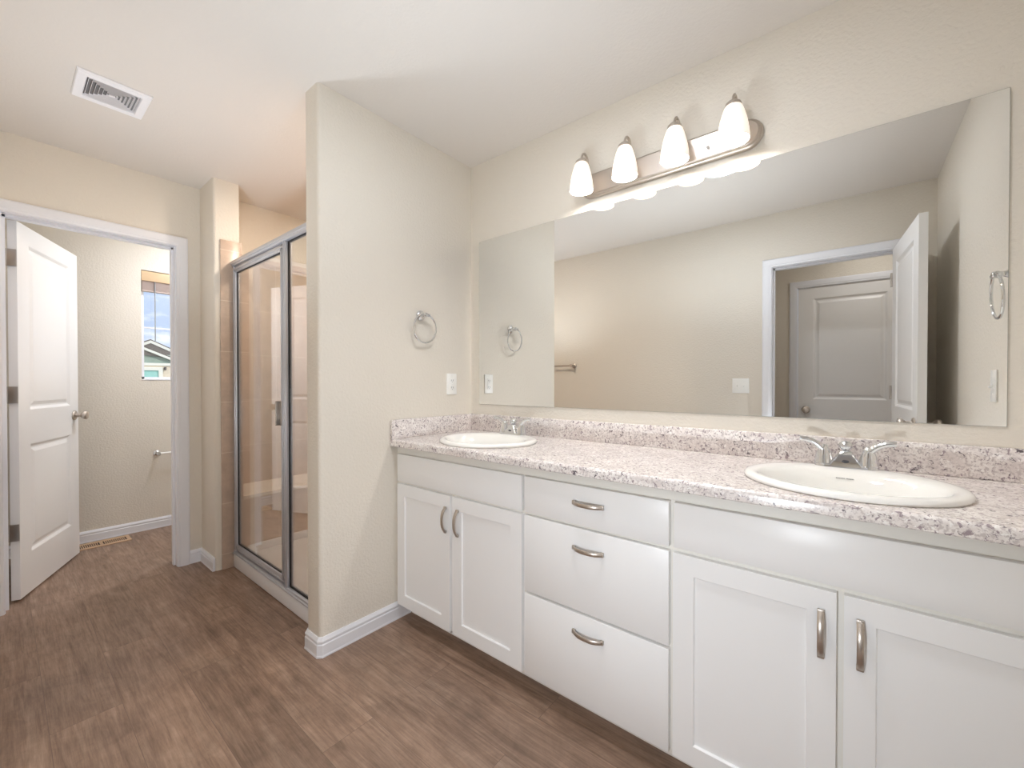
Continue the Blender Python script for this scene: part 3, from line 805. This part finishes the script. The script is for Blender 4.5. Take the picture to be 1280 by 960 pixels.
for x in LXS:
    b = MB()
    P = []
    for t in range(17):
        a = t / 16
        # from the plate, out and up, over, and down into the cap
        if a < .45:
            u = a / .45; P.append((x, -.027 - .030 * u ** 1.2, LZ + .000 + .094 * u ** .85))
        else:
            u = (a - .45) / .55; th = math.pi * (1 - u)
            P.append((x, -.057 - .0275 * (1 - math.cos(math.pi * u)), LZ + .094 + (-.012 * u) + .030 * math.sin(math.pi * u)))
    b.tube(P, .0052, 12)
    arm = b.build('arm', 'nickel', vl)
    b = MB(); b.lathe([(0, .085), (.008, .0845), (.018, .080), (.0255, .073), (.0275, .065), (.0265, .062)], Matrix.Translation((x, LY, LZ)), 28)
    b.build('shade_cap', 'nickel', arm)
    b = MB(); b.lathe([(.024, .066), (.0295, .058), (.0360, .040), (.0430, .015), (.0485, -.012), (.0520, -.038), (.053, -.057), (.0515, -.059), (.0500, -.056), (.0490, -.038), (.0455, -.012), (.040, .014), (.0330, .038), (.0245, .058)], Matrix.Translation((x, LY, LZ)), 36)
    sh = b.build('shade', 'shade', vl, angle=60)
    b = MB(); b.lathe([(0, -.050), (.013, -.0485), (.023, -.042), (.0285, -.031), (.029, -.020), (.025, -.006), (.017, .008), (.013, .020), (.0125, .045), (0, .047)], Matrix.Translation((x, LY, LZ)), 24)
    b.build('bulb', 'bulb', sh, angle=60)

# ------------------------------------------------------------------ towel rings, towel bar, paper holder
def towel_ring(x, y, z, s, label):
    """wall plane x, room side s"""
    o = thing('towel_ring', (x, y, z), label, 'towel ring')
    b = MB(); M4 = Matrix.Translation((x, y, z)) @ Matrix.Rotation(R(90) * s, 4, 'Y')
    b.lathe([(0, 0), (.026, 0), (.027, .005), (.022, .010), (.013, .014), (.010, .022), (.010, .034), (.012, .038), (.012, .047), (.009, .051), (0, .052)], M4, 24)
    b.build('mount', 'chrome', o)
    b = MB(); b.cyl((x + s * .042, y - .020, z), (x + s * .042, y + .020, z), .006, seg=12); b.lathe([(0, 0), (.0085, .002), (.0085, .008), (0, .010)], Matrix.Translation((x + s * .042, y + .018, z)) @ Matrix.Rotation(R(-90), 4, 'X'), 12)
    b.lathe([(0, 0), (.0085, .002), (.0085, .008), (0, .010)], Matrix.Translation((x + s * .042, y - .018, z)) @ Matrix.Rotation(R(90), 4, 'X'), 12)
    b.build('pivot', 'chrome', o)
    b = MB(); r = .073
    b.tube([(x + s * (.042 - .004 * (1 - math.cos(t))), y + r * math.sin(t), z - r + .002 + r * math.cos(t)) for t in [2 * math.pi * k / 48 for k in range(48)]], .0045, 10, closed=True)
    b.build('ring', 'chrome', o)
    return o
towel_ring(0, -.378, 1.522, 1, 'chrome towel ring on the partition wall above the light switch')
towel_ring(XR, -.325, 1.527, -1, 'chrome towel ring on the right side wall, seen at the right edge of the mirror')

tb = thing('towel_bar', (-.72, YF, 1.343), 'satin metal towel bar on the wall opposite, seen at the left of the mirror', 'towel bar')
for x in (-.425, -1.035):
    b = MB(); b.lathe([(0, 0), (.026, 0), (.026, .006), (.014, .012), (.011, .03), (.011, .052), (.015, .056), (.015, .068), (0, .070)], Matrix.Translation((x, YF, 1.343)) @ Matrix.Rotation(R(-90), 4, 'X'), 22)
    b.build('post', 'nickel', tb)
b = MB(); b.cyl((-1.035, YF + .060, 1.343), (-.425, YF + .060, 1.343), .0085, seg=16); b.build('bar', 'nickel', tb)

tp = thing('toilet_paper_holder', (XF, -.89, .605), 'empty chrome paper holder low on the toilet room wall under the window', 'paper holder')
for y in (-.968, -.805):
    b = MB(); b.lathe([(0, 0), (.022, 0), (.022, .006), (.012, .012), (.010, .040), (.014, .044), (.014, .062), (0, .064)], Matrix.Translation((XF, y, .605)) @ Matrix.Rotation(R(90), 4, 'Y'), 20)
    b.build('post', 'chrome', tp)
b = MB(); b.cyl((XF + .053, -.968, .605), (XF + .053, -.805, .605), .0085, seg=16); b.build('roller', 'plastic', tp)

# ------------------------------------------------------------------ switch plates
def plate(loc, rz, w, h, kind, label, cat):
    """local: x right, z up, -y out of the wall"""
    o = thing('outlet' if kind == 'outlet' else 'light_switch', loc, label, cat); o['_o'] = (0, 0, 0); o.rotation_euler = (0, 0, rz)
    MB().box(-w / 2, w / 2, -.006, 0, -h / 2, h / 2, .0025, 3).build('cover_plate', 'plastic', o)
    if kind == 'outlet':
        MB().box(-.0165, .0165, -.0085, -.004, -.033, .033, .001).build('outlet_face', 'plastic', o)
        for zz in (-.020, .020):
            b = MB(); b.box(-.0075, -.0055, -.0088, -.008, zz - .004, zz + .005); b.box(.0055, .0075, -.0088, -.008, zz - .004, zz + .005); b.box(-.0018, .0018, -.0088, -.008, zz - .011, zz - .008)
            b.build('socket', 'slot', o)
        MB().box(-.006, .006, -.0095, -.008, -.0045, .0045, .0005).build('test_button', 'plastic', o)
    else:
        for x in ([0] if kind == 1 else [-.023, .023]):
            b = MB(); b.box(x - .005, x + .005, -.0065, -.005, -.012, .012); sgn = 1 if x <= 0 else -1
            b.add(MB().box(-.0035, .0035, -.013, 0, -.004, .004, .001), Matrix.Translation((x, -.005, 0)) @ Matrix.Rotation(R(28) * sgn, 4, 'X'))
            b.build('toggle', 'plastic', o)
    for x in ([0] if kind in (1, 'outlet') else [-.023, .023]):
        for zz in (-.0485, .0485) if kind == 'outlet' else (-.030, .030):
            b = MB(); b.lathe([(0, .0012), (.002, .001), (.0028, 0)], Matrix.Translation((x, -.006, zz)) @ Matrix.Rotation(R(90), 4, 'X'), 10)
            b.build('screw', 'plastic', o)
plate((0, -.161, 1.164), R(90), .074, .118, 'outlet', 'white wall outlet on the partition above the left end of the counter', 'outlet')
plate((XR, -.548, 1.158), R(-90), .074, .118, 1, 'white single light switch on the right side wall, seen in the mirror', 'light switch')
plate((1.078, YF, 1.146), R(180), .118, .116, 2, 'white double light switch beside the entry doorway, seen in the mirror', 'light switch')

# ------------------------------------------------------------------ ceiling vent
VX, VY = -.779, -1.448; VA, VB = .118, .118
v = thing('ceiling_vent', (VX, VY, H), 'white square ceiling air diffuser with louvres', 'vent')
def sq(hx_, hy_, z): return [Vector((VX - hx_, VY - hy_, z)), Vector((VX + hx_, VY - hy_, z)), Vector((VX + hx_, VY + hy_, z)), Vector((VX - hx_, VY + hy_, z))]
b = MB(); b.rings([sq(VA, VB, H - .0005), sq(VA, VB, H - .004), sq(VA - .004, VB - .004, H - .011), sq(VA - .030, VB - .030, H - .012), sq(VA - .034, VB - .034, H - .006), sq(VA - .034, VB - .034, H - .0008)], cap0=False, cap1=False)
b.build('frame', 'vent', v, angle=15)
MB().box(VX - .086, VX + .086, VY - .086, VY + .086, H - .0012, H - .0004).build('duct_shade', 'duct', v)
for k in range(6):
    a = .079 - k * .0125
    b = MB(); b.rings([sq(a, a, H - .0105), sq(a + .0012, a + .0012, H - .0110), sq(a - .0006, a - .0006, H - .0014), sq(a - .0020, a - .0020, H - .0014)], cap0=False, cap1=False)
    # close the loop
    b.build('louvre', 'vent', v, angle=15)
MB().box(VX - .006, VX + .006, VY - .010, VY + .010, H - .0115, H - .002, .001).build('centre_bar', 'vent', v)

# ------------------------------------------------------------------ floor register
FRX0, FRX1, FRY0, FRY1 = -2.560, -2.405, -1.465, -1.150
fr = thing('floor_register', ((FRX0 + FRX1) / 2, (FRY0 + FRY1) / 2, 0), 'beige metal floor register by the toilet room baseboard, beside the open door', 'vent')
cxr = (FRX0 + FRX1) / 2
b = MB()
sl0, sl1 = cxr - .040, cxr + .040
zt = .0045
b.box(FRX0, sl0, FRY0, FRY1, 0.0004, zt, .0015); b.box(sl1, FRX1, FRY0, FRY1, 0.0004, zt, .0015)
b.box(sl0, sl1, FRY0, FRY0 + .022, 0.0004, zt); b.box(sl0, sl1, FRY1 - .022, FRY1, 0.0004, zt); ym = (FRY0 + FRY1) / 2; b.box(sl0, sl1, ym - .009, ym + .009, 0.0004, zt)
b.build('face', 'register', fr)
n = 12
for a0, a1 in ((FRY0 + .022, ym - .009), (ym + .009, FRY1 - .022)):
    b = MB()
    for k in range(1, n):
        y = a0 + (a1 - a0) * k / n; b.box(sl0, sl1, y - .0026, y + .0026, .0006, zt - .0004)
    b.build('louvre_bank', 'register', fr)
MB().box(sl0 - .002, sl1 + .002, FRY0 + .02, FRY1 - .02, .0002, .0007).build('duct_shade', 'slot', fr)

# ------------------------------------------------------------------ fill lights added on the ceilings, all out of view
def ceiling_fill(x, y, r, power, col, label):
    o = thing('ceiling_fill', (x, y, H), label, 'ceiling light')
    b = MB(); b.lathe([(r, -.002), (r + .018, -.003), (r + .020, -.008), (r + .006, -.014), (r, -.012)], Matrix.Translation((x, y, H)), 32); b.build('trim_ring', 'vent', o)
    m = mat('fill_lens_%s' % len(bpy.data.materials), srgb(250, 248, 244), .4)
    bsdf(m).inputs['Emission Color'].default_value = col; bsdf(m).inputs['Emission Strength'].default_value = power
    b = MB(); b.lathe([(0, -.016), (r * .6, -.015), (r, -.010), (r, -.003)], Matrix.Translation((x, y, H)), 32, cap1=False); b.build('lens', m, o)
ceiling_fill(-1.98, -.55, .12, CEIL_FILL['closet'], srgb(240, 245, 255), 'added round fill light on the ceiling over the toilet room')  # cool added fill in place of window daylight
ceiling_fill(-.55, -.40, .08, CEIL_FILL['shower'], srgb(255, 238, 220), 'added round fill light on the ceiling over the shower')
ceiling_fill(1.9, -2.45, .12, CEIL_FILL['hall'], srgb(255, 250, 245), 'added round fill light on the hall ceiling')
ceiling_fill(1.15, -.93, .10, CEIL_FILL['bath'], srgb(244, 248, 255), 'added round fill light on the ceiling in front of the vanity')
